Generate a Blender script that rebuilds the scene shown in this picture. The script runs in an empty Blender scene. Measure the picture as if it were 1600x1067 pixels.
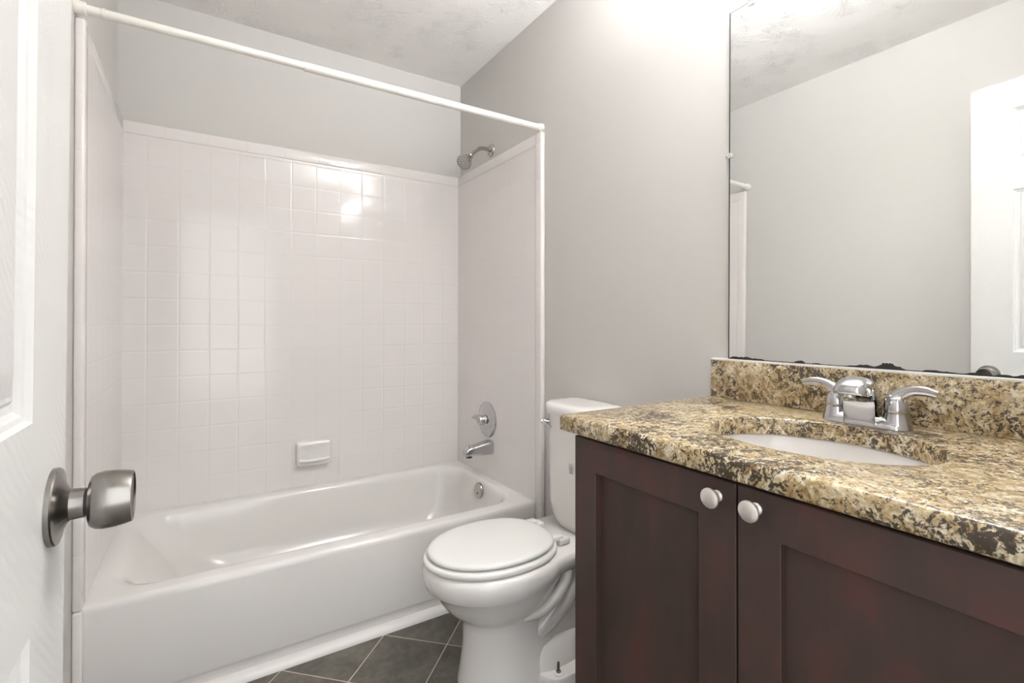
import bpy, bmesh, math, random
from mathutils import Vector, Matrix
random.seed(7)
S = bpy.context.scene
COL = S.collection
PI = math.pi

# ------------------------------------------------------------------ camera, world, light, exposure
F_PX = 767.92
CAM_Z = 1.1126
yaw, pit, rol = math.radians(32.334), math.radians(0.3134), math.radians(0.029)
fw = Vector((math.sin(yaw)*math.cos(pit), math.cos(yaw)*math.cos(pit), math.sin(pit)))
rt = Vector((math.cos(yaw), -math.sin(yaw), 0)); up = rt.cross(fw)
R_ = rt*math.cos(rol) + up*math.sin(rol); U_ = up*math.cos(rol) - rt*math.sin(rol)
cam = bpy.data.cameras.new('camera'); camo = bpy.data.objects.new('camera', cam); COL.objects.link(camo)
camo.matrix_world = Matrix(((R_.x, U_.x, -fw.x, 0), (R_.y, U_.y, -fw.y, 0), (R_.z, U_.z, -fw.z, CAM_Z), (0, 0, 0, 1)))
cam.sensor_width = 36; cam.lens = F_PX/1600*36; cam.shift_y = (500.0-533.5)/1600
cam.clip_start = 0.01
S.camera = camo

W = bpy.data.worlds.new('world'); S.world = W; W.use_nodes = True
W.node_tree.nodes['Background'].inputs[0].default_value = (0.98, 0.99, 1.0, 1)
W.node_tree.nodes['Background'].inputs[1].default_value = 1.3

S.view_settings.view_transform = 'Standard'; S.view_settings.look = 'None'
S.view_settings.gamma = 1.0; S.view_settings.use_curve_mapping = False
S.view_settings.exposure = 1.29
LAMP = 4.0         # vanity shades, emission strength
UPLIGHT = 30.0      # bulb in each upturned shade, watts
# added uniform world fill enters through the open doorway behind the viewer; the portal only helps the renderer find it
po = bpy.data.lights.new('doorway_portal', 'AREA'); po.shape = 'RECTANGLE'; po.size = .68; po.size_y = 2.05; po.cycles.is_portal = True
poo = bpy.data.objects.new('doorway_portal', po); COL.objects.link(poo); poo.location = (.22, -.112, 1.025); poo.rotation_euler = (math.radians(90), 0, 0)

# ------------------------------------------------------------------ dimensions (metres, camera above the origin)
XR, XL, YB, ZC = 1.2425, -0.2875, 2.5105, 2.452
T = 0.02
YTB = 2.5005                       # face of the back tiles
ZT, ZR, YT = 1.930, 0.340, 1.745   # tile top, tub rim, tub apron

# ------------------------------------------------------------------ helpers
def flat_edges(bm, ang=38):
    th = math.radians(ang)
    for f in bm.faces: f.smooth = True
    for e in bm.edges:
        e.smooth = not (len(e.link_faces) == 2 and e.calc_face_angle(0) > th)

def root_loc(p):
    while p.parent: p = p.parent
    return p.location.copy()

def obj(name, bm, m, parent=None, ang=38, origin=None, recalc=True):
    """one mesh object; bm is in world coordinates"""
    bmesh.ops.remove_doubles(bm, verts=bm.verts, dist=1e-6)
    if recalc: bmesh.ops.recalc_face_normals(bm, faces=bm.faces)
    flat_edges(bm, ang)
    off = root_loc(parent) if parent else (Vector(origin) if origin else Vector((0, 0, 0)))
    bmesh.ops.translate(bm, verts=bm.verts, vec=-off)
    me = bpy.data.meshes.new(name); bm.to_mesh(me); bm.free()
    o = bpy.data.objects.new(name, me); COL.objects.link(o)
    if m: me.materials.append(m)
    if parent: o.parent = parent
    elif origin: o.location = off
    return o

def thing(name, label, cat, loc, group=None):
    o = bpy.data.objects.new(name, None); COL.objects.link(o); o.empty_display_size = 0.05
    o.location = loc; o['label'] = label; o['category'] = cat
    if group: o['group'] = group
    return o

def tag(o, label, cat, group=None):
    o['label'] = label; o['category'] = cat
    if group: o['group'] = group
    return o

def struct(o, label, cat='structure'):
    o['kind'] = 'structure'; o['label'] = label; o['category'] = cat
    return o

def box(bm, lo, hi, r=0.0, seg=2):
    lo, hi = Vector(lo), Vector(hi)
    n = bmesh.ops.create_cube(bm, size=1.0)['verts']
    c = (lo+hi)/2; s = hi-lo
    for v in n: v.co = Vector((v.co.x*s.x, v.co.y*s.y, v.co.z*s.z)) + c
    if r > 0:
        es = list({e for v in n for e in v.link_edges})
        bmesh.ops.bevel(bm, geom=es, offset=r, segments=seg, affect='EDGES', profile=0.5)

def loft(bm, loops, cap0=True, cap1=True, closed=True, wrap=False):
    vs = [[bm.verts.new(p) for p in L] for L in loops]
    n = len(vs[0]); m = len(vs)
    for i in range(m if wrap else m-1):
        a, b = vs[i], vs[(i+1) % m]
        for k in range(n if closed else n-1):
            k2 = (k+1) % n
            bm.faces.new((a[k], a[k2], b[k2], b[k]))
    if cap0 and not wrap: bm.faces.new(list(reversed(vs[0])))
    if cap1 and not wrap: bm.faces.new(vs[-1])
    return vs

def frame(axis):
    a = Vector(axis).normalized()
    u = a.cross(Vector((0, 0, 1))) if abs(a.z) < 0.9 else a.cross(Vector((1, 0, 0)))
    u.normalize(); return a, u, a.cross(u)

def lathe(bm, o, axis, prof, n=48, sq=None):
    """prof: list of (radius, height along axis); ends closed"""
    a, u, v = frame(axis); o = Vector(o); L = []
    for r, h in prof:
        r = max(r, 1e-5)
        L.append([o + a*h + (u*math.cos(2*PI*k/n) + v*math.sin(2*PI*k/n))*r for k in range(n)])
    loft(bm, L)

def spline(pts, per=8):
    P = [Vector(p) for p in pts]; out = []
    for i in range(len(P)-1):
        p0 = P[i-1] if i else P[0]*2-P[1]; p1, p2 = P[i], P[i+1]
        p3 = P[i+2] if i+2 < len(P) else P[-1]*2-P[-2]
        for k in range(per):
            t = k/per
            out.append(0.5*((2*p1)+(p2-p0)*t+(2*p0-5*p1+4*p2-p3)*t*t+(3*p1-p0-3*p2+p3)*t**3))
    out.append(P[-1]); return out

def tube(bm, pts, rad, n=20, per=8, flat=1.0, side=None):
    """swept tube through pts, rad per point; flat squeezes it along the second normal"""
    k = len(pts); C = spline([Vector(p) for p in pts], per)
    Rr = spline([Vector((r, 0, 0)) for r in rad], per) if not isinstance(rad, (int, float)) else [Vector((rad, 0, 0))]*len(C)
    Fl = spline([Vector((f, 0, 0)) for f in flat], per) if not isinstance(flat, (int, float)) else [Vector((flat, 0, 0))]*len(C)
    L = []; u = None
    for i, c in enumerate(C):
        t = (C[min(i+1, len(C)-1)]-C[max(i-1, 0)]).normalized()
        if u is None:
            u = Vector(side) if side else (t.cross(Vector((0, 0, 1))) if abs(t.z) < .9 else t.cross(Vector((1, 0, 0))))
        u = (u - t*u.dot(t)).normalized(); v = t.cross(u)
        L.append([c + (u*math.cos(2*PI*j/n) + v*math.sin(2*PI*j/n)*Fl[i].x)*max(Rr[i].x, 1e-4) for j in range(n)])
    loft(bm, L)

def rrect(x0, x1, y0, y1, z, r, n=6):
    """rounded rectangle loop"""
    out = []
    for cx, cy, a0 in ((x1-r, y1-r, 0), (x0+r, y1-r, 90), (x0+r, y0+r, 180), (x1-r, y0+r, 270)):
        for k in range(n+1):
            a = math.radians(a0 + 90*k/n)
            out.append(Vector((cx+r*math.cos(a), cy+r*math.sin(a), z)))
    return out

def egg(cx, cy, af, ab, b, z, n=64, pf=2.0, pb=2.4):
    """egg outline: af to the front (-x), ab to the back (+x), b half width"""
    out = []
    for k in range(n):
        t = 2*PI*k/n; c, s = math.cos(t), math.sin(t)
        p = pf if c < 0 else pb
        e = 2.0/p
        x = math.copysign(abs(c)**e, c)*(af if c < 0 else ab)
        y = math.copysign(abs(s)**e, s)*b
        out.append(Vector((cx+x, cy+y, z)))
    return out

# ------------------------------------------------------------------ materials
class NT:
    def __init__(s, name):
        s.m = bpy.data.materials.new(name); s.m.use_nodes = True
        s.t = s.m.node_tree; s.b = s.t.nodes['Principled BSDF']
    def n(s, kind, **kw):
        x = s.t.nodes.new(kind)
        for k, v in kw.items():
            if hasattr(x, k): setattr(x, k, v)
        return x
    def l(s, a, b): s.t.links.new(a, b)
    def math(s, op, a, b=None, c=None, clamp=False):
        x = s.n('ShaderNodeMath'); x.operation = op; x.use_clamp = clamp
        for i, v in enumerate((a, b, c)):
            if v is None: continue
            if isinstance(v, (int, float)): x.inputs[i].default_value = v
            else: s.l(v, x.inputs[i])
        return x.outputs[0]
    def noise(s, vec, scale, detail=4, rough=.55, dist=0.0, dim='3D'):
        x = s.n('ShaderNodeTexNoise'); x.noise_dimensions = dim
        x.inputs['Scale'].default_value = scale; x.inputs['Detail'].default_value = detail
        x.inputs['Roughness'].default_value = rough; x.inputs['Distortion'].default_value = dist
        if vec is not None: s.l(vec, x.inputs['Vector'])
        return x.outputs[0]
    def coords(s):
        return s.n('ShaderNodeTexCoord').outputs['Object']
    def ramp(s, fac, stops, interp='LINEAR'):
        x = s.n('ShaderNodeValToRGB'); x.color_ramp.interpolation = interp
        e = x.color_ramp.elements
        while len(e) < len(stops): e.new(0.5)
        for k, (p, c) in enumerate(stops):
            e[k].position = p; e[k].color = (*c, 1) if len(c) == 3 else c
        s.l(fac, x.inputs[0]); return x.outputs[0]
    def mix(s, fac, a, b):
        x = s.n('ShaderNodeMix'); x.data_type = 'RGBA'
        for i, v in ((0, fac), (6, a), (7, b)):
            if isinstance(v, (int, float)): x.inputs[i].default_value = v
            elif isinstance(v, tuple): x.inputs[i].default_value = (*v, 1)
            else: s.l(v, x.inputs[i])
        return x.outputs[2]
    def sep(s, v):
        x = s.n('ShaderNodeSeparateXYZ'); s.l(v, x.inputs[0]); return x.outputs
    def bump(s, h, dist, strength=1.0, normal=None):
        x = s.n('ShaderNodeBump'); x.inputs['Distance'].default_value = dist; x.inputs['Strength'].default_value = strength
        s.l(h, x.inputs['Height'])
        if normal: s.l(normal, x.inputs['Normal'])
        return x.outputs[0]
    def set(s, **kw):
        for k, v in kw.items():
            i = s.b.inputs[k.replace('_', ' ')]
            if isinstance(v, (int, float)): i.default_value = v
            elif isinstance(v, tuple): i.default_value = (*v, 1)
            else: s.l(v, i)
        return s.m
def srgb(r, g, b):
    return tuple(((c/255)/12.92 if c/255 <= .04045 else ((c/255+.055)/1.055)**2.4) for c in (r, g, b))

def plain(name, col, rough, metal=0.0, **kw):
    t = NT(name); return t.set(Base_Color=col, Roughness=rough, Metallic=metal, **kw)

def m_paint():
    t = NT('greige wall paint'); c = t.coords()
    n = t.noise(c, 90, 3); n2 = t.noise(c, 2.2, 2)
    col = t.mix(n2, srgb(204, 201, 197), srgb(207, 204, 201))
    return t.set(Base_Color=col, Roughness=.62, Normal=t.bump(n, .0006, .35), Specular_IOR_Level=.3)
M_paint = m_paint()

def m_ceiling():
    t = NT('stomp brushed ceiling'); c = t.coords()
    warp = t.n('ShaderNodeVectorMath'); warp.operation = 'MULTIPLY_ADD'
    nz = t.n('ShaderNodeTexNoise'); nz.inputs['Scale'].default_value = 9; nz.inputs['Detail'].default_value = 3; t.l(c, nz.inputs['Vector'])
    t.l(nz.outputs['Color'], warp.inputs[0]); warp.inputs[1].default_value = (.05, .05, .05); t.l(c, warp.inputs[2])
    hs = None
    for k, (sc, offs) in enumerate(((6.3, (0, 0, 0)), (7.4, (3.3, 1.7, 0)))):
        ad = t.n('ShaderNodeVectorMath'); ad.operation = 'ADD'; t.l(warp.outputs[0], ad.inputs[0]); ad.inputs[1].default_value = offs
        v = t.n('ShaderNodeTexVoronoi'); v.voronoi_dimensions = '2D'; v.inputs['Scale'].default_value = sc; t.l(ad.outputs[0], v.inputs['Vector'])
        d = t.n('ShaderNodeVectorMath'); d.operation = 'SUBTRACT'; t.l(ad.outputs[0], d.inputs[0]); t.l(v.outputs['Position'], d.inputs[1])
        s = t.sep(d.outputs[0]); ang = t.math('ARCTAN2', s[1], s[0])
        cb = t.n('ShaderNodeCombineXYZ')
        t.l(t.math('MULTIPLY', t.math('COSINE', ang), 4.2), cb.inputs[0]); t.l(t.math('MULTIPLY', t.math('SINE', ang), 4.2), cb.inputs[1])
        t.l(t.math('MULTIPLY', v.outputs['Distance'], 3.0), cb.inputs[2])
        st = t.noise(cb.outputs[0], 1.5, 3, .6)
        st = t.ramp(st, [(.44, (0, 0, 0)), (.62, (1, 1, 1))])
        r = t.math('MULTIPLY', v.outputs['Distance'], 1.0)
        fall = t.ramp(r, [(.03, (0, 0, 0)), (.12, (1, 1, 1)), (.4, (.8, .8, .8)), (.55, (0, 0, 0))])
        pm = t.ramp(t.noise(c, 3.1+k, 2), [(.42, (0, 0, 0)), (.6, (1, 1, 1))])
        h = t.math('MULTIPLY', t.math('MULTIPLY', st, fall), pm)
        hs = h if hs is None else t.math('MAXIMUM', hs, h)
    hs = t.math('ADD', hs, t.math('MULTIPLY', t.noise(c, 70, 2), .12))
    return t.set(Base_Color=srgb(245, 242, 239), Roughness=.75, Normal=t.bump(hs, .005, .72), Specular_IOR_Level=.25)
M_ceil = m_ceiling()

def m_tile(name, ax, off_u, off_v, pu, pv, lines=(1, 1), bs=.55):
    """glazed wall tile: joints every pu / pv metres along axis ax and z"""
    t = NT(name); c = t.coords(); s = t.sep(c)
    u = t.math('DIVIDE', t.math('SUBTRACT', s[ax], off_u), pu)
    v = t.math('DIVIDE', t.math('SUBTRACT', s[2], off_v), pv)
    fu, fv = t.math('FRACT', u), t.math('FRACT', v)
    du = t.math('MULTIPLY', t.math('PINGPONG', u, .5), pu) if lines[0] else None
    dv = t.math('MULTIPLY', t.math('PINGPONG', v, .5), pv) if lines[1] else None
    d = t.math('MINIMUM', du, dv) if (lines[0] and lines[1]) else (du or dv)
    mr = t.n('ShaderNodeMapRange'); mr.interpolation_type = 'SMOOTHSTEP'
    mr.inputs['From Min'].default_value = .0006; mr.inputs['From Max'].default_value = .0055; t.l(d, mr.inputs['Value'])
    h = mr.outputs[0]
    cell = t.n('ShaderNodeCombineXYZ'); t.l(t.math('FLOOR', u), cell.inputs[0]); t.l(t.math('FLOOR', v), cell.inputs[1])
    wn = t.n('ShaderNodeTexWhiteNoise'); wn.noise_dimensions = '2D'; t.l(cell.outputs[0], wn.inputs['Vector'])
    rs = t.sep(wn.outputs['Color'])
    tilt = t.math('ADD', t.math('MULTIPLY', t.math('SUBTRACT', rs[0], .5), fu), t.math('MULTIPLY', t.math('SUBTRACT', rs[1], .5), fv))
    wav = t.noise(c, 14, 2)
    hh = t.math('ADD', t.math('ADD', h, t.math('MULTIPLY', tilt, .55)), t.math('MULTIPLY', wav, .5))
    mr2 = t.n('ShaderNodeMapRange'); mr2.inputs['From Min'].default_value = .0008; mr2.inputs['From Max'].default_value = .0016; t.l(d, mr2.inputs['Value'])
    col = t.mix(mr2.outputs[0], srgb(230, 225, 221), srgb(233, 228, 226))
    rg = t.mix(mr2.outputs[0], (.14,)*3, (.10,)*3)
    return t.set(Base_Color=col, Roughness=rg, Normal=t.bump(hh, .0008, bs), Specular_IOR_Level=.5)
PITCH = .1089
M_tile_b = m_tile('white glazed tile, back', 0, -.188, .449, .1093, PITCH)
M_tile_s = m_tile('white glazed tile, sides', 1, YTB, .449, .1093, PITCH, (1, 1), .28)
M_bull_b = m_tile('white bullnose tile, back row', 0, .02, 0, .152, 1.0, (1, 0))
M_bull_s = m_tile('white bullnose tile, side row', 1, 1.79, 0, .152, 1.0, (1, 0))
M_bull_v = m_tile('white bullnose tile, column', 1, 0, .183, 1.0, .1545, (0, 1))

def m_floor():
    t = NT('slate grey floor tile'); c = t.coords()
    mp = t.n('ShaderNodeMapping'); mp.inputs['Location'].default_value = (0, 0, 0); mp.inputs['Rotation'].default_value = (0, 0, math.radians(45))
    ad = t.n('ShaderNodeVectorMath'); ad.operation = 'ADD'; ad.inputs[1].default_value = (-.556, -1.729, 0); t.l(c, ad.inputs[0]); t.l(ad.outputs[0], mp.inputs['Vector'])
    s = t.sep(mp.outputs[0]); p = .2365
    u, v = t.math('DIVIDE', s[0], p), t.math('DIVIDE', s[1], p)
    d = t.math('MULTIPLY', t.math('MINIMUM', t.math('PINGPONG', u, .5), t.math('PINGPONG', v, .5)), p)
    mr = t.n('ShaderNodeMapRange'); mr.inputs['From Min'].default_value = .0011; mr.inputs['From Max'].default_value = .0022; t.l(d, mr.inputs['Value'])
    cell = t.n('ShaderNodeCombineXYZ'); t.l(t.math('FLOOR', u), cell.inputs[0]); t.l(t.math('FLOOR', v), cell.inputs[1])
    wn = t.n('ShaderNodeTexWhiteNoise'); wn.noise_dimensions = '2D'; t.l(cell.outputs[0], wn.inputs['Vector'])
    ad2 = t.n('ShaderNodeVectorMath'); ad2.operation = 'MULTIPLY_ADD'; t.l(wn.outputs['Color'], ad2.inputs[0]); ad2.inputs[1].default_value = (9, 9, 9); t.l(c, ad2.inputs[2])
    n1 = t.noise(ad2.outputs[0], 7, 7, .62, .6); n2 = t.noise(ad2.outputs[0], 46, 5, .6)
    f = t.math('ADD', t.math('MULTIPLY', n1, .72), t.math('MULTIPLY', n2, .28))
    tc = t.ramp(f, [(.30, srgb(70, 66, 60)), (.5, srgb(100, 96, 88)), (.72, srgb(134, 128, 116))])
    col = t.mix(mr.outputs[0], srgb(205, 196, 180), tc)
    return t.set(Base_Color=col, Roughness=.42, Normal=t.bump(t.math('ADD', mr.outputs[0], t.math('MULTIPLY', n2, .3)), .0012, .6))
M_floor = m_floor()

def m_granite():
    t = NT('brown and cream granite'); c = t.coords()
    wp = t.n('ShaderNodeTexNoise'); wp.inputs['Scale'].default_value = 11; wp.inputs['Detail'].default_value = 3; t.l(c, wp.inputs['Vector'])
    wv = t.n('ShaderNodeVectorMath'); wv.operation = 'MULTIPLY_ADD'; t.l(wp.outputs['Color'], wv.inputs[0]); wv.inputs[1].default_value = (.05, .05, .05); t.l(c, wv.inputs[2])
    a = t.noise(wv.outputs[0], 52, 7, .70, .6); b = t.noise(wv.outputs[0], 84, 7, .70, .9)
    g = t.noise(c, 260, 3, .6); big = t.noise(c, 9, 3)
    base = t.ramp(a, [(.30, srgb(118, 97, 66)), (.40, srgb(166, 139, 94)), (.50, srgb(204, 184, 144)), (.62, srgb(234, 225, 202))])
    v = t.n('ShaderNodeTexVoronoi'); v.inputs['Scale'].default_value = 210; t.l(wv.outputs[0], v.inputs['Vector'])
    base = t.mix(t.math('MULTIPLY', t.sep(v.outputs['Color'])[0], .4), base, srgb(104, 84, 58))
    dm = t.math('ADD', t.math('MULTIPLY', b, .75), t.math('MULTIPLY', t.math('SUBTRACT', .5, big), .35))
    dm = t.math('ADD', dm, t.math('MULTIPLY', t.math('SUBTRACT', g, .5), .35))
    dk = t.ramp(dm, [(.325, (1, 1, 1)), (.365, (0, 0, 0))])
    gr = t.ramp(t.noise(wv.outputs[0], 170, 4, .6, .4), [(.36, (1, 1, 1)), (.41, (0, 0, 0))])
    base = t.mix(t.math('MULTIPLY', gr, .7), base, srgb(70, 54, 38))
    col = t.mix(t.math('MULTIPLY', dk, .94), base, srgb(44, 33, 25))
    return t.set(Base_Color=col, Roughness=.30, Specular_IOR_Level=.75)
M_granite = m_granite()

def m_wood():
    t = NT('espresso stained wood'); c = t.coords()
    mp = t.n('ShaderNodeMapping'); mp.inputs['Scale'].default_value = (5, 5, 2.2); t.l(c, mp.inputs['Vector'])
    n = t.noise(mp.outputs[0], 3.0, 4, .55, .3)
    mp2 = t.n('ShaderNodeMapping'); mp2.inputs['Scale'].default_value = (160, 160, 6); t.l(c, mp2.inputs['Vector'])
    g = t.noise(mp2.outputs[0], 1.0, 3)
    col = t.ramp(n, [(.3, srgb(62, 51, 46)), (.52, srgb(72, 55, 50)), (.74, srgb(90, 54, 50))])
    col = t.mix(t.math('MULTIPLY', g, .25), col, srgb(36, 24, 22))
    return t.set(Base_Color=col, Roughness=.46, Specular_IOR_Level=.5)
M_wood = m_wood()

def m_doorpaint():
    t = NT('white woodgrain door paint'); c = t.coords()
    mp = t.n('ShaderNodeMapping'); mp.inputs['Scale'].default_value = (1, 1, .9); mp.inputs['Rotation'].default_value = (math.radians(38), 0, 0); t.l(c, mp.inputs['Vector'])
    w = t.n('ShaderNodeTexWave'); w.wave_type = 'BANDS'; w.bands_direction = 'Z'; w.inputs['Scale'].default_value = 34; w.inputs['Distortion'].default_value = 6
    w.inputs['Detail'].default_value = 2; w.inputs['Detail Scale'].default_value = .6; t.l(mp.outputs[0], w.inputs['Vector'])
    msk = t.ramp(t.noise(c, 7, 2), [(.4, (0, 0, 0)), (.62, (1, 1, 1))])
    h = t.math('MULTIPLY', w.outputs['Fac'], msk)
    return t.set(Base_Color=srgb(210, 209, 207), Roughness=.38, Normal=t.bump(h, .0008, .5))
M_door = m_doorpaint()

def m_mirror():
    t = NT('mirror glass'); c = t.coords(); s = t.sep(c)      # object origin: bottom rear corner
    n = t.noise(c, 55, 6, .7); n2 = t.noise(c, 9, 3)
    yy = s[1]; zz = s[2]
    # corrosion along the lower edge, strongest in the middle
    lim = t.math('MULTIPLY', t.ramp(n2, [(.46, (.06, .06, .06)), (.64, (1, 1, 1))]), .020)
    lim = t.math('ADD', t.math('MULTIPLY', lim, n), .0012)
    cor = t.math('LESS_THAN', zz, lim)
    edge = t.math('GREATER_THAN', yy, -.0032)
    edge = t.math('MAXIMUM', edge, t.math('GREATER_THAN', zz, .9540))
    k = t.math('MAXIMUM', cor, edge)
    col = t.mix(k, (.93, .945, .94), (.02, .02, .018))
    met = t.math('SUBTRACT', 1.0, k)
    return t.set(Base_Color=col, Metallic=met, Roughness=t.math('MULTIPLY', k, .5))
M_mirror = m_mirror()

M_white = plain('white porcelain', srgb(232, 229, 226), .09, Coat_Weight=.4, Coat_Roughness=.04)
M_tub = plain('white enamel', srgb(231, 228, 225), .13)
M_seat = plain('white seat plastic', srgb(234, 233, 230), .22)
M_trim = plain('white trim paint', srgb(232, 229, 226), .35)
M_rod = plain('white vinyl rod', srgb(240, 237, 230), .3)
M_chrome = plain('chrome', (.56, .56, .57), .05, 1.0)
M_nickel = plain('satin nickel', (.52, .50, .47), .16, 1.0)
M_oldnickel = plain('brushed nickel', (.29, .275, .258), .27, 1.0)
M_pale = plain('pale satin knob', (.86, .81, .77), .34, .85)
M_rubber = plain('dark rubber', (.03, .03, .03), .5)
M_clip = plain('clear plastic clip', (.86, .86, .82), .15, Transmission_Weight=.5)
M_steel = plain('dull steel bolt', (.16, .14, .12), .35, 1.0)
M_ink = plain('grey printed ink', (.58, .57, .56), .5)
def m_shade():
    t = NT('glowing frosted glass')
    return t.set(Base_Color=(.9, .88, .84), Roughness=.4, Emission_Color=(.97, .985, 1.0), Emission_Strength=LAMP)
M_shade = m_shade()
def m_diff():
    t = NT('lit ceiling diffuser'); return t.set(Base_Color=(.9, .9, .9), Roughness=.5, Emission_Color=(1, .96, .91), Emission_Strength=4.0)
M_diff = m_diff()

# ------------------------------------------------------------------ room shell
def slab(name, lo, hi, m, label, cat='wall'):
    bm = bmesh.new(); box(bm, lo, hi); return struct(obj(name, bm, m), label, cat)
slab('floor', (-3, -4, -.1), (4, YB+.1, 0), M_floor, 'slate grey square floor tiles laid diagonally with pale grout', 'floor')
slab('ceiling', (XL-.1, -.11, ZC), (XR+.1, YB+.1, ZC+.1), M_ceil, 'white stomp textured ceiling', 'ceiling')
slab('wall_right', (XR, -.11, 0), (XR+.1, YB+.1, ZC), M_paint, 'greige painted wall behind the vanity and the toilet')
slab('wall_left', (XL-.1, -.11, 0), (XL, YB+.1, ZC), M_paint, 'greige painted wall behind the open door')
slab('wall_back', (XL, YB, 0), (XR, YB+.1, ZC), M_paint, 'greige painted wall above the tub tiles')
bm = bmesh.new()
DX0, DX1 = -.120, .560
box(bm, (XL, -.11, 0), (DX0, 0, ZC)); box(bm, (DX1, -.11, 0), (XR, 0, ZC)); box(bm, (DX0, -.11, 2.075), (DX1, 0, ZC))
struct(obj('wall_front', bm, M_paint), 'greige painted wall around the doorway, behind the viewer', 'wall')

# tile surround
def surround(name, lo, hi, m, label, strips):
    bm = bmesh.new(); box(bm, lo, hi)
    o = struct(obj(name, bm, m), label, 'tiled wall')
    for lo2, hi2, m2 in strips:
        b = bmesh.new(); box(b, lo2, hi2, .006, 3)
        obj('bullnose_trim', b, m2, o)
    return o
ZB = 1.877
surround('wall_shower_back', (XL+.001, YTB, ZR), (XR-.001, YB, ZB), M_tile_b, 'white square tiles on the long wall over the tub',
         [((XL+.001, YTB-.001, ZB), (XR-.001, YB, ZT), M_bull_b)])
surround('wall_shower_right', (XR-T, 1.745, ZR), (XR, YTB, ZB), M_tile_s, 'white square tiles on the shower head wall',
         [((XR-T-.001, 1.735, ZB), (XR, YTB-.001, ZT), M_bull_s), ((XR-T-.002, 1.697, 0), (XR, 1.7445, ZT), M_bull_v)])
surround('wall_shower_left', (XL, 1.773, ZR), (XL+T, YTB, ZB), M_tile_s, 'white square tiles on the wall beside the open door',
         [((XL, 1.77, ZB), (XL+T+.001, YTB-.001, ZT), M_bull_s), ((XL, 1.725, ZR+.001), (XL+T+.002, 1.775, ZT), M_bull_v),
          ((XL, 1.725, 0), (XL+T+.002, 1.7445, ZR), M_bull_v)])

# quarter round at the foot of the tub, baseboards
bm = bmesh.new(); q = [(1.7570, 0), (1.7270, 0)] + [(1.757-.030*math.cos(a*PI/16), .024*math.sin(a*PI/16)) for a in range(1, 9)]
loft(bm, [[Vector((x, y, z)) for y, z in q] for x in (XL+T+.003, XR-T-.003)])
struct(obj('trim_1', bm, M_trim), 'white quarter round moulding along the foot of the tub', 'moulding')
for nm, lo, hi, lb in (('baseboard_right', (XR-.012, .90, 0), (XR, 1.695, .09), 'white baseboard behind the toilet'),
                       ('baseboard_left', (XL, .0, 0), (XL+.012, 1.724, .09), 'white baseboard behind the open door')):
    bm = bmesh.new(); box(bm, lo, hi, .004, 2); struct(obj(nm, bm, M_trim), lb, 'baseboard')

# ------------------------------------------------------------------ open door at the left
def door_leaf():
    """six-panel moulded leaf: hinge y=0, free edge y=.671, face x=-.117"""
    bm = bmesh.new(); xf, xb = -.117, -.152
    y0, y1, z0, z1 = .004, .671, .012, 2.058
    ys = [y0, .122, .286, .388, .552, y1]
    zs = [z0, .235, .855, 1.030, 1.642, 1.748, 1.950, z1]
    pan = {(1, 1), (3, 1), (1, 3), (3, 3), (1, 5), (3, 5)}
    rings = [(0, 0), (.003, -.0045), (.007, -.0055), (.012, -.0095), (.018, -.0100), (.022, -.0070), (.026, -.0066), (.044, -.0015), (.046, -.0012)]
    for x, sgn in ((xf, 1), (xb, -1)):
        for i in range(5):
            for j in range(7):
                a, b, c, d = ys[i], ys[i+1], zs[j], zs[j+1]
                if (i, j) in pan:
                    L = []
                    for ins, dep in rings:
                        L.append([Vector((x+sgn*dep, a+ins, c+ins)), Vector((x+sgn*dep, b-ins, c+ins)), Vector((x+sgn*dep, b-ins, d-ins)), Vector((x+sgn*dep, a+ins, d-ins))])
                    loft(bm, L, cap0=False)
                else:
                    bm.faces.new([bm.verts.new(p) for p in ((x, a, c), (x, b, c), (x, b, d), (x, a, d))])
    bmesh.ops.remove_doubles(bm, verts=bm.verts, dist=1e-5)
    for i in range(5):
        for z in (z0, z1): bm.faces.new([bm.verts.new(p) for p in ((xb, ys[i], z), (xb, ys[i+1], z), (xf, ys[i+1], z), (xf, ys[i], z))])
    for j in range(7):
        for y in (y0, y1): bm.faces.new([bm.verts.new(p) for p in ((xb, y, zs[j]), (xb, y, zs[j+1]), (xf, y, zs[j+1]), (xf, y, zs[j]))])
    for v in bm.verts: v.co.x += .0060*(v.co.z-.94)/1.1      # hangs a little out of plumb
    return bm
door = struct(obj('door_1', door_leaf(), M_door, ang=9), 'white six-panel door standing open at the left edge', 'door')
KY, KZ = .619, .940
bm = bmesh.new()
lathe(bm, (-.117, KY, KZ), (1, 0, 0), [(.012, 0.0262), (.019, 0.0267), (.0235, 0.0283), (.0262, 0.0322), (.0273, 0.0374), (.0270, 0.0459), (.0258, 0.0545), (.0245, 0.0596), (.0242, 0.0604), (.0236, 0.0606), (.0225, 0.0593), (.012, 0.0581), (.001, 0.0579)], 56)
knob = obj('doorknob', bm, M_oldnickel, door)
bm = bmesh.new()
lathe(bm, (-.117, KY, KZ), (1, 0, 0), [(.0355, -.0005), (.0355, .004), (.0345, .0052), (.0315, .0058), (.028, .0060), (.0225, .0085), (.0165, .0115), (.0145, .0135), (.0138, .0215), (.0138, .0240)], 56)
obj('rosette', bm, M_oldnickel, knob)
bm = bmesh.new()
lathe(bm, (-.117, KY, KZ), (1, 0, 0), [(.0125, .0235), (.0125, .0268)], 40)
obj('collar', bm, M_rubber, knob)

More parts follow.
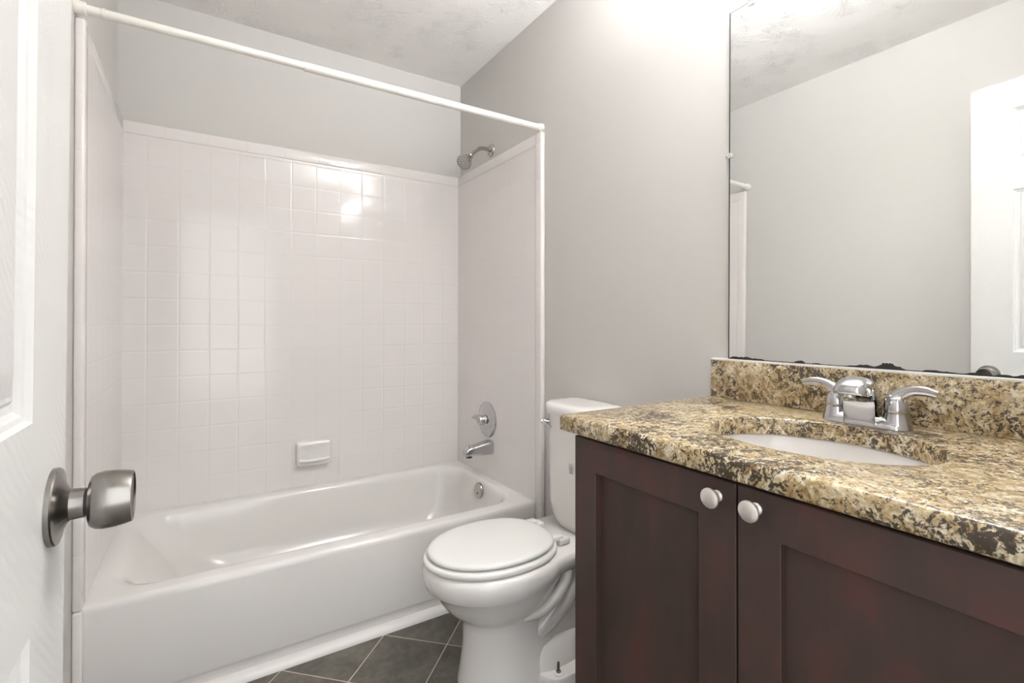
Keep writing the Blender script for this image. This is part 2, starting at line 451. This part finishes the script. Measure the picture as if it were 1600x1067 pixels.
# ------------------------------------------------------------------ bathtub
def tub():
    x0, x1, y0, y1 = XL+.001, XR-.001, YT, YB-.001
    bm = bmesh.new(); z = ZR
    def L(a, b, c, d, zz, r): return rrect(x0+a, x1-b, y0+c, y1-d, zz, r, 8)
    loops = [L(0, 0, .012, 0, .0, .004), L(0, 0, .012, 0, .050, .004), L(0, 0, .010, 0, .054, .004), L(0, 0, .001, 0, .062, .004), L(0, 0, 0, 0, .066, .004),
             L(0, 0, 0, 0, z-.022, .004), L(0, 0, .0016, 0, z-.012, .004), L(0, 0, .006, 0, z-.004, .004), L(0, 0, .012, 0, z-.0008, .004), L(0, 0, .018, 0, z, .004),
             L(.030, .055, .055, .042, z, .12), L(.048, .062, .066, .050, z-.0015, .12), L(.070, .070, .078, .058, z-.007, .12), L(.090, .077, .088, .065, z-.020, .12), L(.108, .083, .095, .070, z-.044, .12),
             L(.150, .092, .103, .078, z-.10, .12), L(.215, .108, .122, .095, z-.20, .14), L(.26, .125, .145, .115, z-.255, .15), L(.31, .17, .19, .16, z-.278, .14), L(.36, .24, .24, .21, z-.282, .10)]
    loft(bm, loops)
    box(bm, (XL+T, YT+.0005, 0), (-.205, YT+.03, .075), .004, 2)
    return bm
tb = thing('bathtub', 'long white alcove bathtub with a plain apron under the tiled walls', 'bathtub', ((XL+XR)/2, 2.12, 0))
obj('tub_body', tub(), M_tub, tb, ang=50)
bm = bmesh.new()
ov = Vector((XR-.0905, 2.12, .293)); ax = Vector((-1, 0, .10))
lathe(bm, ov, ax, [(.038, -.004), (.0385, .003), (.037, .007), (.032, .010), (.026, .0095), (.010, .010), (.001, .0105)], 40)
ovo = obj('overflow_plate', bm, M_nickel, tb); ovo['label'] = 'round metal overflow plate'
bm = bmesh.new(); lathe(bm, ov+Vector((-.0085, -.002, -.012)), ax, [(.0045, -.002), (.0045, .0045), (.003, .006)], 16)
obj('screw', bm, M_steel, ovo)

# soap dish
def soap():
    x0, x1, z0, z1, yb = .378, .533, .438, .550, YTB+.001
    bm = bmesh.new()
    def L(ins, y, r): return [Vector((p.x, y, p.y)) for p in rrect(x0+ins, x1-ins, z0+ins, z1-ins, 0, r, 6)]
    loft(bm, [L(0, yb, .012), L(0, yb-.026, .012), L(.003, yb-.036, .013), L(.009, yb-.040, .012), L(.016, yb-.0395, .010), L(.026, yb-.036, .012), L(.040, yb-.032, .010)])
    # the lip that holds the soap
    pts = [(x0+.012, yb-.037, z0+.030), (x0+.05, yb-.043, z0+.027), (x1-.05, yb-.043, z0+.027), (x1-.012, yb-.037, z0+.030)]
    tube(bm, pts, .009, 14, 6)
    return bm
tag(obj('soap_dish', soap(), M_white, origin=(.456, YTB, .494)), 'white ceramic soap dish set into the tub tiles', 'soap dish')

# mixing valve
V = Vector((XR-T, 2.16, .626))
va = thing('shower_valve', 'round chrome mixing valve with a lever on the tub tiles', 'shower valve', V)
bm = bmesh.new(); lathe(bm, V, (-1, 0, 0), [(.088, -.001), (.0885, .003), (.086, .007), (.078, .010), (.070, .0105), (.064, .013), (.040, .018), (.030, .020), (.001, .0205)], 64)
obj('escutcheon', bm, M_chrome, va)
bm = bmesh.new(); lathe(bm, V, (-1, 0, 0), [(.026, .016), (.025, .022), (.020, .028), (.020, .034), (.024, .036), (.024, .046), (.020, .053), (.010, .057), (.001, .058)], 40)
vh = obj('handle_hub', bm, M_chrome, va)
bm = bmesh.new(); tube(bm, [V+Vector((-.042, .004, .002)), V+Vector((-.044, .022, .008)), V+Vector((-.050, .040, .010)), V+Vector((-.057, .062, .006))], [.015, .015, .012, .004], 16, 6)
obj('lever', bm, M_chrome, vh)
# tub spout
SP = Vector((XR-T, 2.127, .496))
sp = thing('tub_spout', 'chrome tub spout with a small diverter pin under the valve', 'tub spout', SP)
def spout():
    bm = bmesh.new(); L = []
    for d, w, zt, zb in ((0, .031, .034, -.034), (.004, .0325, .0355, -.0355), (.02, .0315, .034, -.0345), (.055, .029, .028, -.033), (.09, .0265, .020, -.031), (.128, .025, .013, -.0305), (.142, .0225, .006, -.030), (.147, .019, .0, -.028)):
        h = (zt-zb)/2; c = (zt+zb)/2
        L.append([SP+Vector((-d, p.x, p.y)) for p in rrect(-w, w, c-h, c+h, 0, min(w, h)*.62, 5)])
    loft(bm, L); return bm
obj('spout_body', spout(), M_chrome, sp)
bm = bmesh.new(); lathe(bm, SP+Vector((-.122, 0, -.025)), (0, 0, -1), [(.015, 0), (.015, .0125), (.013, .0125), (.012, .004)], 24)
obj('outlet', bm, M_rubber, sp)
bm = bmesh.new(); lathe(bm, SP+Vector((-.124, 0, .010)), (0, 0, 1), [(.0028, 0), (.0028, .012), (.005, .013), (.0055, .018), (.004, .021), (.001, .022)], 16)
obj('diverter_pin', bm, M_chrome, sp)

# shower head
SH = Vector((XR, 2.158, 1.986))
sh = thing('shower_sprayer', 'chrome shower head on a bent arm above the tiles', 'shower head', SH)
bm = bmesh.new(); lathe(bm, SH, (-1, 0, 0), [(.032, -.0005), (.032, .003), (.029, .008), (.020, .012), (.012, .013)], 40)
obj('flange', bm, M_nickel, sh)
HA = Vector((-.66, -.30, -.69)).normalized()
HB = Vector((1.108, 2.128, 1.928))
bm = bmesh.new(); tube(bm, [SH+Vector((-.004, 0, 0)), SH+Vector((-.030, -.002, .001)), SH+Vector((-.062, -.009, -.004)), SH+Vector((-.090, -.016, -.018)), HB-HA*.012, HB+HA*.004], .0105, 20, 8)
obj('arm', bm, M_nickel, sh)
bm = bmesh.new(); lathe(bm, HB, HA, [(.012, -.004), (.0165, .0), (.0165, .010), (.014, .014), (.0175, .022), (.026, .040), (.0335, .058), (.0375, .064), (.0385, .070), (.0370, .0755), (.0335, .0775), (.0325, .074)], 48)
hd = obj('head', bm, M_nickel, sh)
bm = bmesh.new(); lathe(bm, HB+HA*.072, HA, [(.0325, 0), (.0322, .0035), (.001, .0045)], 40)
fp = obj('face_plate', bm, plain('grey spray face', (.55, .55, .54), .3, .6), hd)
bm = bmesh.new(); a, u, v = frame(HA)
for rr, nn in ((.009, 6), (.018, 10), (.027, 14)):
    for k in range(nn):
        lathe(bm, HB+HA*.0755+(u*math.cos(2*PI*k/nn)+v*math.sin(2*PI*k/nn))*rr, HA, [(.0022, -.001), (.0018, .0025), (.0006, .003)], 8)
nz = obj('nozzles', bm, M_rubber, hd); nz['kind'] = 'stuff'; nz['label'] = 'dark rubber spray nozzles'

# curtain rod
RZ, RY = 1.953, 1.722
rod = thing('curtain_rod', 'white tension shower curtain rod across the tub alcove', 'curtain rod', ((XL+XR)/2, RY, RZ-.013))
bm = bmesh.new(); lathe(bm, (XL+.02, RY, RZ), (1, 0, 0), [(.0120, 0), (.0120, .56)], 32); obj('inner_tube', bm, M_rod, rod)
bm = bmesh.new(); lathe(bm, (.282, RY, RZ-.0008), (1, 0, 0), [(.0125, 0), (.0142, .0008), (.0142, XR-.282-.02)], 32); obj('outer_tube', bm, M_rod, rod)
for xx, d in ((XL, 1), (XR, -1)):
    bm = bmesh.new(); lathe(bm, (xx, RY, RZ), (d, 0, 0), [(.0185, .0), (.0185, .010), (.0165, .014), (.0165, .024), (.0145, .0255)], 32)
    obj('end_cap', bm, M_rod, rod)
bm = bmesh.new(); lathe(bm, (XL+.058, RY, RZ), (1, 0, 0), [(.0123, 0), (.0138, .0006), (.0138, .0075), (.0123, .008)], 32); obj('collar', bm, M_rod, rod)

# ------------------------------------------------------------------ toilet
TY = 1.357
to = thing('toilet', 'white two-piece toilet with closed lid beside the vanity', 'toilet', (.86, TY, 0))
def bowl():
    bm = bmesh.new()
    E = lambda cx, af, ab, b, z, pf=2.0, pb=2.3: egg(cx, TY, af, ab, b, z, 72, pf, pb)
    loft(bm, [E(.845, .172, .26, .122, 0), E(.845, .170, .26, .121, .018), E(.842, .160, .25, .116, .05), E(.832, .142, .21, .108, .12), E(.822, .132, .19, .103, .175), E(.816, .130, .185, .102, .198),
              E(.812, .134, .18, .105, .206), E(.807, .152, .185, .118, .222), E(.803, .172, .19, .138, .245), E(.799, .190, .20, .156, .275), E(.797, .203, .21, .169, .300), E(.796, .216, .215, .1745, .311),
              E(.796, .227, .22, .180, .320), E(.796, .236, .225, .186, .345), E(.796, .235, .225, .186, .366), E(.796, .229, .22, .181, .379), E(.796, .219, .215, .172, .3838)])
    L = []
    for z, g in ((0, 0), (.024, 0), (.031, -.003), (.034, -.010)):
        L.append(rrect(.885-g, 1.09+g, TY-.176-g, TY+.176+g, z, .055+g, 6))
    loft(bm, L)
    # deck behind the seat that carries the tank
    L = []
    for z, g in ((.325, -.022), (.340, -.004), (.366, 0), (.379, -.004), (.385, -.012)):
        P = [(.90, -.165), (1.0, -.150), (1.06, -.148), (1.16, -.150), (1.215, -.135), (1.225, 0), (1.215, .135), (1.16, .150), (1.06, .148), (1.0, .150), (.90, .165)]
        L.append([Vector((.0 + (x+g if x > 1.2 else x), TY + (y*(1+g/.16)), z)) for x, y in P])
    loft(bm, L)
    # neck under the deck
    L = []
    for z, x0, x1, b in ((.03, .93, 1.10, .095), (.12, .92, 1.11, .092), (.22, .92, 1.14, .096), (.30, .93, 1.19, .110), (.335, .92, 1.21, .135)):
        L.append(rrect(x0, x1, TY-b, TY+b, z, .045, 5))
    loft(bm, L)
    # trapway bulging on both sides
    for s in (-1, 1):
        tube(bm, [(.80, TY+s*.02, .115), (.90, TY+s*.070, .140), (.985, TY+s*.085, .215), (1.035, TY+s*.085, .268), (1.085, TY+s*.08, .235), (1.11, TY+s*.075, .15), (1.105, TY+s*.07, .06)], [.018, .034, .044, .043, .045, .048, .055], 20, 8)
        tube(bm, [(.835, TY+s*.088, .200), (.90, TY+s*.122, .228), (.965, TY+s*.132, .285), (.985, TY+s*.128, .335)], [.010, .017, .018, .020], 12, 8)
        L = [egg(.945, TY+s*.070, .085, .14, b, z, 32) for z, b in ((.02, .064), (.045, .062), (.075, .054), (.100, .040), (.112, .018))]
        loft(bm, L)
    return bm
obj('bowl', bowl(), M_white, to, ang=42)
# seat ring and lid
bm = bmesh.new()
CX, AF, AB, B = .785, .211, .198, .160
prof = [(-.003, .3865), (.006, .3862), (.011, .391), (.012, .397), (.009, .4035), (.002, .4055), (-.03, .4055), (-.055, .402), (-.060, .395), (-.055, .388)]
L = [egg(CX, TY, AF+g, AB+g, B+g, z, 72) for g, z in prof]; loft(bm, L, wrap=True)
obj('seat', bm, M_seat, to, ang=60)
bm = bmesh.new()
prof = [(-.060, .4088), (-.012, .4085), (-.003, .4098), (.0005, .414), (-.001, .4195), (-.007, .4235), (-.02, .4255), (-.06, .4275), (-.11, .4288), (-.15, .4292)]
loft(bm, [egg(CX, TY, AF+g, AB+g, max(B+g, .008), z, 72) for g, z in prof])
obj('lid', bm, M_seat, to, ang=60)
for s in (-1, 1):
    bm = bmesh.new(); box(bm, (.985, TY+s*.072-.020, .386), (1.030, TY+s*.072+.020, .408), .006, 3)
    box(bm, (.950, TY+s*.072-.014, .402), (1.005, TY+s*.072+.014, .419), .005, 3)
    obj('hinge', bm, M_seat, to)
# tank
def tankplan(x0, x1, b, z, r, n=10):
    """bow-fronted plan: flat at the wall, rounded towards the room"""
    out = []
    for k in range(33):
        t = -PI/2 + PI*k/32
        y = b*math.copysign(abs(math.sin(t))**.72, math.sin(t)); x = x1-.035-(x1-.035-x0)*abs(math.cos(t))**.62
        out.append(Vector((x, TY+y, z)))
    for yy, xx in ((b, x1-.012), (b-.010, x1), (-b+.010, x1), (-b, x1-.012)): out.append(Vector((xx, TY+yy, z)))
    return out
bm = bmesh.new()
loft(bm, [tankplan(1.092, 1.218, 0.106, .386, 0), tankplan(1.082, 1.222, 0.114, .402, 0), tankplan(1.072, 1.226, 0.122, .425, 0), tankplan(1.066, 1.228, 0.127, .47, 0), tankplan(1.062, 1.228, 0.131, .60, 0), tankplan(1.060, 1.228, 0.134, .785, 0)])
tk = obj('tank', bm, M_white, to, ang=50)
bm = bmesh.new()
loft(bm, [tankplan(1.056, 1.230, 0.137, .7855, 0), tankplan(1.050, 1.232, 0.143, .788, 0), tankplan(1.048, 1.232, 0.145, .800, 0), tankplan(1.049, 1.232, 0.144, .815, 0), tankplan(1.054, 1.230, 0.139, .823, 0), tankplan(1.066, 1.226, 0.126, .827, 0), tankplan(1.09, 1.215, 0.088, .8285, 0)])
obj('tank_lid', bm, M_white, to, ang=50)
bm = bmesh.new(); LV = Vector((1.078, TY+.098, .752)); la = Vector((-.82, .57, 0)).normalized()
lathe(bm, LV-la*.012, la, [(.010, 0), (.010, .016), (.0075, .018), (.0075, .030), (.009, .031), (.009, .036), (.006, .038)], 20)
tube(bm, [LV+la*.020, LV+la*.022+Vector((0, -.012, -.002)), LV+la*.024+Vector((0, -.035, -.008)), LV+la*.022+Vector((0, -.052, -.011))], [.006, .006, .0065, .005], 12, 6)
obj('flush_lever', bm, M_chrome, to)
# small printed notice on the tank front
bm = bmesh.new()
for r in range(7):
    for k in range(3):
        yy = TY-.042-k*.0065-random.uniform(0, .0015); zz = .632-r*.0052
        xx = 1.0615
        box(bm, (xx-.0006, yy-.0055+random.uniform(0, .003), zz-.0007), (xx+.004, yy, zz+.0007))
pm = obj('printed_notice', bm, M_ink, tk); pm['label'] = 'tiny grey printed notice'
# floor bolt without its cap
for s in (-1, 1):
    bm = bmesh.new(); c = Vector((.934, TY+s*.150, .0338))
    lathe(bm, c, (0, 0, 1), [(.0155, 0), (.0155, .003), (.013, .0045), (.001, .005)], 24); ws = obj('bolt_washer', bm, M_seat, to)
    bm = bmesh.new(); lathe(bm, c, (0, 0, 1), [(.0075, .003), (.0075, .008), (.0045, .010), (.0035, .016), (.0045, .018), (.0035, .022), (.0042, .025), (.0034, .034), (.001, .035)], 14)
    obj('floor_bolt', bm, M_steel, ws)

# ------------------------------------------------------------------ vanity
CYM = .463
vc = thing('vanity_cabinet', 'dark espresso vanity cabinet with two framed doors', 'cabinet', (.97, CYM, 0))
bm = bmesh.new()
for lo, hi in (((.732, .840, .10), (XR-.002, .858, .868)), ((.732, .068, .10), (XR-.002, .086, .868)), ((.732, .0865, .10), (XR-.002, .8395, .118)),
               ((.732, .0865, .815), (.750, .8395, .868)), ((.732, .0865, .1185), (.750, .12, .8145)), ((.732, .806, .1185), (.750, .8395, .8145)), ((.732, .43, .1185), (.750, .496, .8145)),
               ((.79, .068, 0), (XR-.002, .858, .0995))): box(bm, lo, hi, .0008, 1)
obj('carcass', bm, M_wood, vc)
def cab_door(y0, y1):
    bm = bmesh.new(); z0, z1, xf, xb = .115, .860, .710, .7315
    st = .068
    def ring(ins, x): return [Vector((x, y0+ins, z0+ins)), Vector((x, y1-ins, z0+ins)), Vector((x, y1-ins, z1-ins)), Vector((x, y0+ins, z1-ins))]
    loft(bm, [ring(0, xb), ring(0, xf+.002), ring(.0015, xf), ring(st-.001, xf), ring(st, xf+.001), ring(st+.0003, xf+.0155), ring(st+.003, xf+.016)])
    return bm
for (y0, y1, ky, lb) in ((.4655, .8575, .497, None), (.0690, .4625, .431, None)):
    d = obj('door', cab_door(y0, y1), M_wood, vc, ang=20)
    bm = bmesh.new(); lathe(bm, (.7105, ky, .832), (-1, 0, 0), [(.0095, 0), (.0095, .0025), (.0065, .0045), (.0062, .013), (.0085, .0155), (.0145, .0180), (.0162, .0205), (.0160, .0232), (.0120, .0255), (.006, .0265), (.001, .0268)], 40)
    kb = obj('knob', bm, M_pale, d); kb['label'] = 'pale satin metal knob'

# countertop with a sink cutout
CT0, CT1 = .870, .905
HX, HYc, HA_, HB_ = .950, .464, .150, .190
def counter():
    bm = bmesh.new(); n = 96
    x0, x1, y0, y1 = .690, XR-.001, .040, .886
    cx, cy = HX, HYc
    def outer(ins, z):
        out = []
        for k in range(n):
            t = 2*PI*k/n; dx, dy = math.cos(t)*HA_, math.sin(t)*HB_
            # ray from the hole centre to the rectangle
            s = 1e9
            if dx > 0: s = min(s, (x1-ins-cx)/dx)
            if dx < 0: s = min(s, (x0+ins-cx)/dx)
            if dy > 0: s = min(s, (y1-ins-cy)/dy)
            if dy < 0: s = min(s, (y0+ins-cy)/dy)
            out.append(Vector((cx+dx*s, cy+dy*s, z)))
        for px, py in ((x0+ins, y0+ins), (x0+ins, y1-ins), (x1-ins, y0+ins), (x1-ins, y1-ins)):   # snap the nearest point to each corner
            j = min(range(n), key=lambda i: (out[i].x-px)**2+(out[i].y-py)**2); out[j] = Vector((px, py, z))
        return out
    def hole(g, z): return [Vector((cx+(HA_+g)*math.cos(2*PI*k/n), cy+(HB_+g)*math.sin(2*PI*k/n), z)) for k in range(n)]
    loft(bm, [outer(0.002, CT0), outer(0, CT0+.002), outer(0, CT1-.006), outer(.002, CT1-.002), outer(.006, CT1), hole(.004, CT1), hole(.001, CT1-.0012), hole(0, CT1-.004), hole(0, CT0)], wrap=True)
    return bm
tag(obj('countertop', counter(), M_granite, origin=(.97, CYM, CT0), ang=50), 'speckled cream and brown granite countertop on the dark vanity', 'countertop')
bm = bmesh.new(); box(bm, (XR-.021, .040, CT1+.0003), (XR-.001, .877, 1.0085), .0015, 2)
bs = tag(obj('backsplash', bm, M_granite, origin=(XR-.01, CYM, CT1)), 'brown granite backsplash strip under the mirror', 'backsplash')
bm = bmesh.new(); box(bm, (XR-.0195, .041, 1.0078), (XR-.001, .876, 1.0138), .002, 2)
cb = obj('caulk_bead', bm, M_trim, bs); cb['label'] = 'white caulk line'
# undermount sink
bm = bmesh.new(); n = 72
def so(g, z): return [Vector((HX+(HA_+g)*math.cos(2*PI*k/n), HYc+(HB_+g)*math.sin(2*PI*k/n), z)) for k in range(n)]
loft(bm, [so(.022, CT0-.0005), so(.008, CT0-.0005), so(.005, CT0-.004), so(.003, CT0-.03), so(-.010, CT0-.075), so(-.04, CT0-.115), so(-.09, CT0-.135), so(-.125, CT0-.139)], cap0=False)
sk = thing('sink', 'white oval undermount sink in the granite countertop', 'sink', (HX, HYc, CT0-.14))
obj('basin', bm, M_white, sk, ang=60, recalc=True)
bm = bmesh.new(); lathe(bm, (HX, HYc, CT0-.1385), (0, 0, 1), [(.022, 0), (.022, .002), (.018, .003), (.001, .0025)], 32)
obj('drain', bm, M_chrome, sk)

# ------------------------------------------------------------------ faucet
FX, FY, FZ = 1.150, .464, CT1+.0005
fa = thing('faucet', 'chrome two-handle faucet behind the white sink', 'faucet', (FX, FY, FZ))
def hull(x, y, b, a, z): return [Vector((FX+p.x, FY+p.y, FZ+z)) for p in rrect(-a+x, a+x, -b+y, b+y, 0, min(a, b)*.98, 8)]
bm = bmesh.new()
loft(bm, [hull(0, 0, .079, .0285, 0), hull(0, 0, .079, .0285, .004), hull(0, 0, .076, .0255, .010), hull(0, 0, .068, .020, .018), hull(0, 0, .055, .014, .022)])
obj('base_plate', bm, M_chrome, fa, ang=50)
for s in (1, -1):
    c = Vector((FX, FY+s*.0535, FZ))
    bm = bmesh.new(); lathe(bm, c, (0, 0, 1), [(.0265, .001), (.0255, .006), (.0225, .020), (.0208, .0295), (.0208, .031), (.0196, .0312), (.0196, .0335), (.0208, .0340), (.0210, .037)], 40)
    hub = obj('handle_hub', bm, M_chrome, fa)
    bm = bmesh.new(); P = lambda y, z, x=0: c+Vector((x, s*y, z))
    lathe(bm, c, (0, 0, 1), [(.0205, .0365), (.0203, .042), (.0190, .050), (.0165, .058), (.012, .064), (.001, .067)], 40)
    tube(bm, [P(-.004, .040), P(-.002, .054), P(.008, .067), (P(.026, .0765, -.003)), P(.046, .0785, -.006), P(.066, .0745, -.009)], [.0175, .0165, .013, .0098, .0092, .0065], 20, 8, flat=[1, 1, .85, .6, .5, .4])
    obj('lever_handle', bm, M_chrome, hub)
def spout_f():
    bm = bmesh.new(); L = []
    side = spline([(.024, .002, 0), (.022, .038, 0), (.006, .074, 0), (-.024, .097, 0), (-.054, .0985, 0), (-.077, .088, 0), (-.085, .073, 0)], 5)
    under = spline([(-.082, .0675, 0), (-.064, .0650, 0), (-.042, .058, 0), (-.030, .042, 0), (-.0265, .020, 0), (-.026, .002, 0)], 5)
    prof = side + under
    cx_ = sum(p.x for p in prof)/len(prof); cz_ = sum(p.y for p in prof)/len(prof)
    for k in range(25):
        t = -1 + 2*k/24
        t = math.copysign(1-(1-abs(t))**1.6, t)
        sh = max(0, 1-abs(t)**2.6)**.5*.36+.64
        ring = []
        for p in prof:
            f = min(1, max(0, (.024-p.x)/.125)); w = .0275+.002*f
            zz = max(.002, cz_+(p.y-cz_)*sh) if p.y > .003 else .002
            ring.append(Vector((FX+cx_+(p.x-cx_)*sh, FY+t*w, FZ+zz)))
        L.append(ring)
    loft(bm, L); return bm
spb = obj('spout', spout_f(), M_chrome, fa, ang=60)
bm = bmesh.new(); lathe(bm, (FX-.066, FY, FZ+.068), (-.15, 0, -1), [(.0105, 0), (.0105, .0085), (.008, .0085), (.0075, .002)], 24)
obj('aerator', bm, M_nickel, spb)

# ------------------------------------------------------------------ mirror
MY0, MY1, MZ0, MZ1 = .100, .825, 1.0142, 1.970
mi = thing('wall_mirror', 'large frameless wall mirror above the vanity', 'mirror', (XR-.0065, MY1, MZ0))
LEAN = .0095        # the lower edge stands on the backsplash, the upper edge touches the wall
bm = bmesh.new(); box(bm, (XR-.0065, MY0, MZ0), (XR-.0015, MY1, MZ1))
for v in bm.verts: v.co.x -= LEAN*(MZ1-v.co.z)/(MZ1-MZ0)
g = obj('mirror_glass', bm, M_mirror, mi); g['label'] = 'mirror glass with blackened worn edges'
for lo, hi in (((XR-.0145, MY1-.010, 1.566), (XR-.0004, MY1+.009, 1.580)), ((XR-.010, .752, MZ1-.011), (XR-.0004, .770, MZ1+.010)), ((XR-.010, .160, MZ1-.011), (XR-.0004, .178, MZ1+.010))):
    bm = bmesh.new(); box(bm, lo, hi, .002, 2)
    c = (Vector(lo)+Vector(hi))/2; lathe(bm, (lo[0], c.y+(.004 if c.z < 1.6 else 0), c.z+(.004 if c.z > 1.6 else 0)), (-1, 0, 0), [(.0032, -.001), (.0032, .0012), (.001, .002)], 12)
    obj('mirror_clip', bm, M_clip, mi)

# ------------------------------------------------------------------ vanity light above the mirror (seen as the glint in the tiles)
vl = thing('vanity_light', 'two-shade vanity light over the mirror, seen as a glint in the tiles', 'wall light', (XR, CYM, 2.12))
bm = bmesh.new(); box(bm, (XR-.028, CYM-.19, 2.075), (XR, CYM+.17, 2.165), .010, 3); obj('back_plate', bm, M_nickel, vl)
for k in (-1, 1):
    yy = CYM - .01 + k*.085; cx = XR-.115
    bm = bmesh.new(); tube(bm, [(XR-.020, yy, 2.12), (XR-.060, yy, 2.06), (cx, yy, 2.005), (cx, yy, 2.012)], .008, 14, 8); arm = obj('lamp_arm', bm, M_nickel, vl)
    bm = bmesh.new(); lathe(bm, (cx, yy, 2.010), (0, 0, 1), [(.018, 0), (.026, .006), (.038, .026), (.047, .060), (.054, .098), (.051, .098), (.044, .060), (.034, .028), (.001, .012)], 32)
    obj('lamp_shade', bm, M_shade, arm)
    l = bpy.data.lights.new('bulb', 'SPOT'); l.energy = UPLIGHT; l.shadow_soft_size = .03; l.spot_size = math.radians(170); l.spot_blend = .8; l.color = (.97, .985, 1.0)
    lo = bpy.data.objects.new('bulb', l); COL.objects.link(lo); lo.parent = arm; lo.location = Vector((cx, yy, 2.112))-root_loc(arm); lo.rotation_euler = Vector((-.10, .50, 1)).to_track_quat('-Z', 'Y').to_euler()
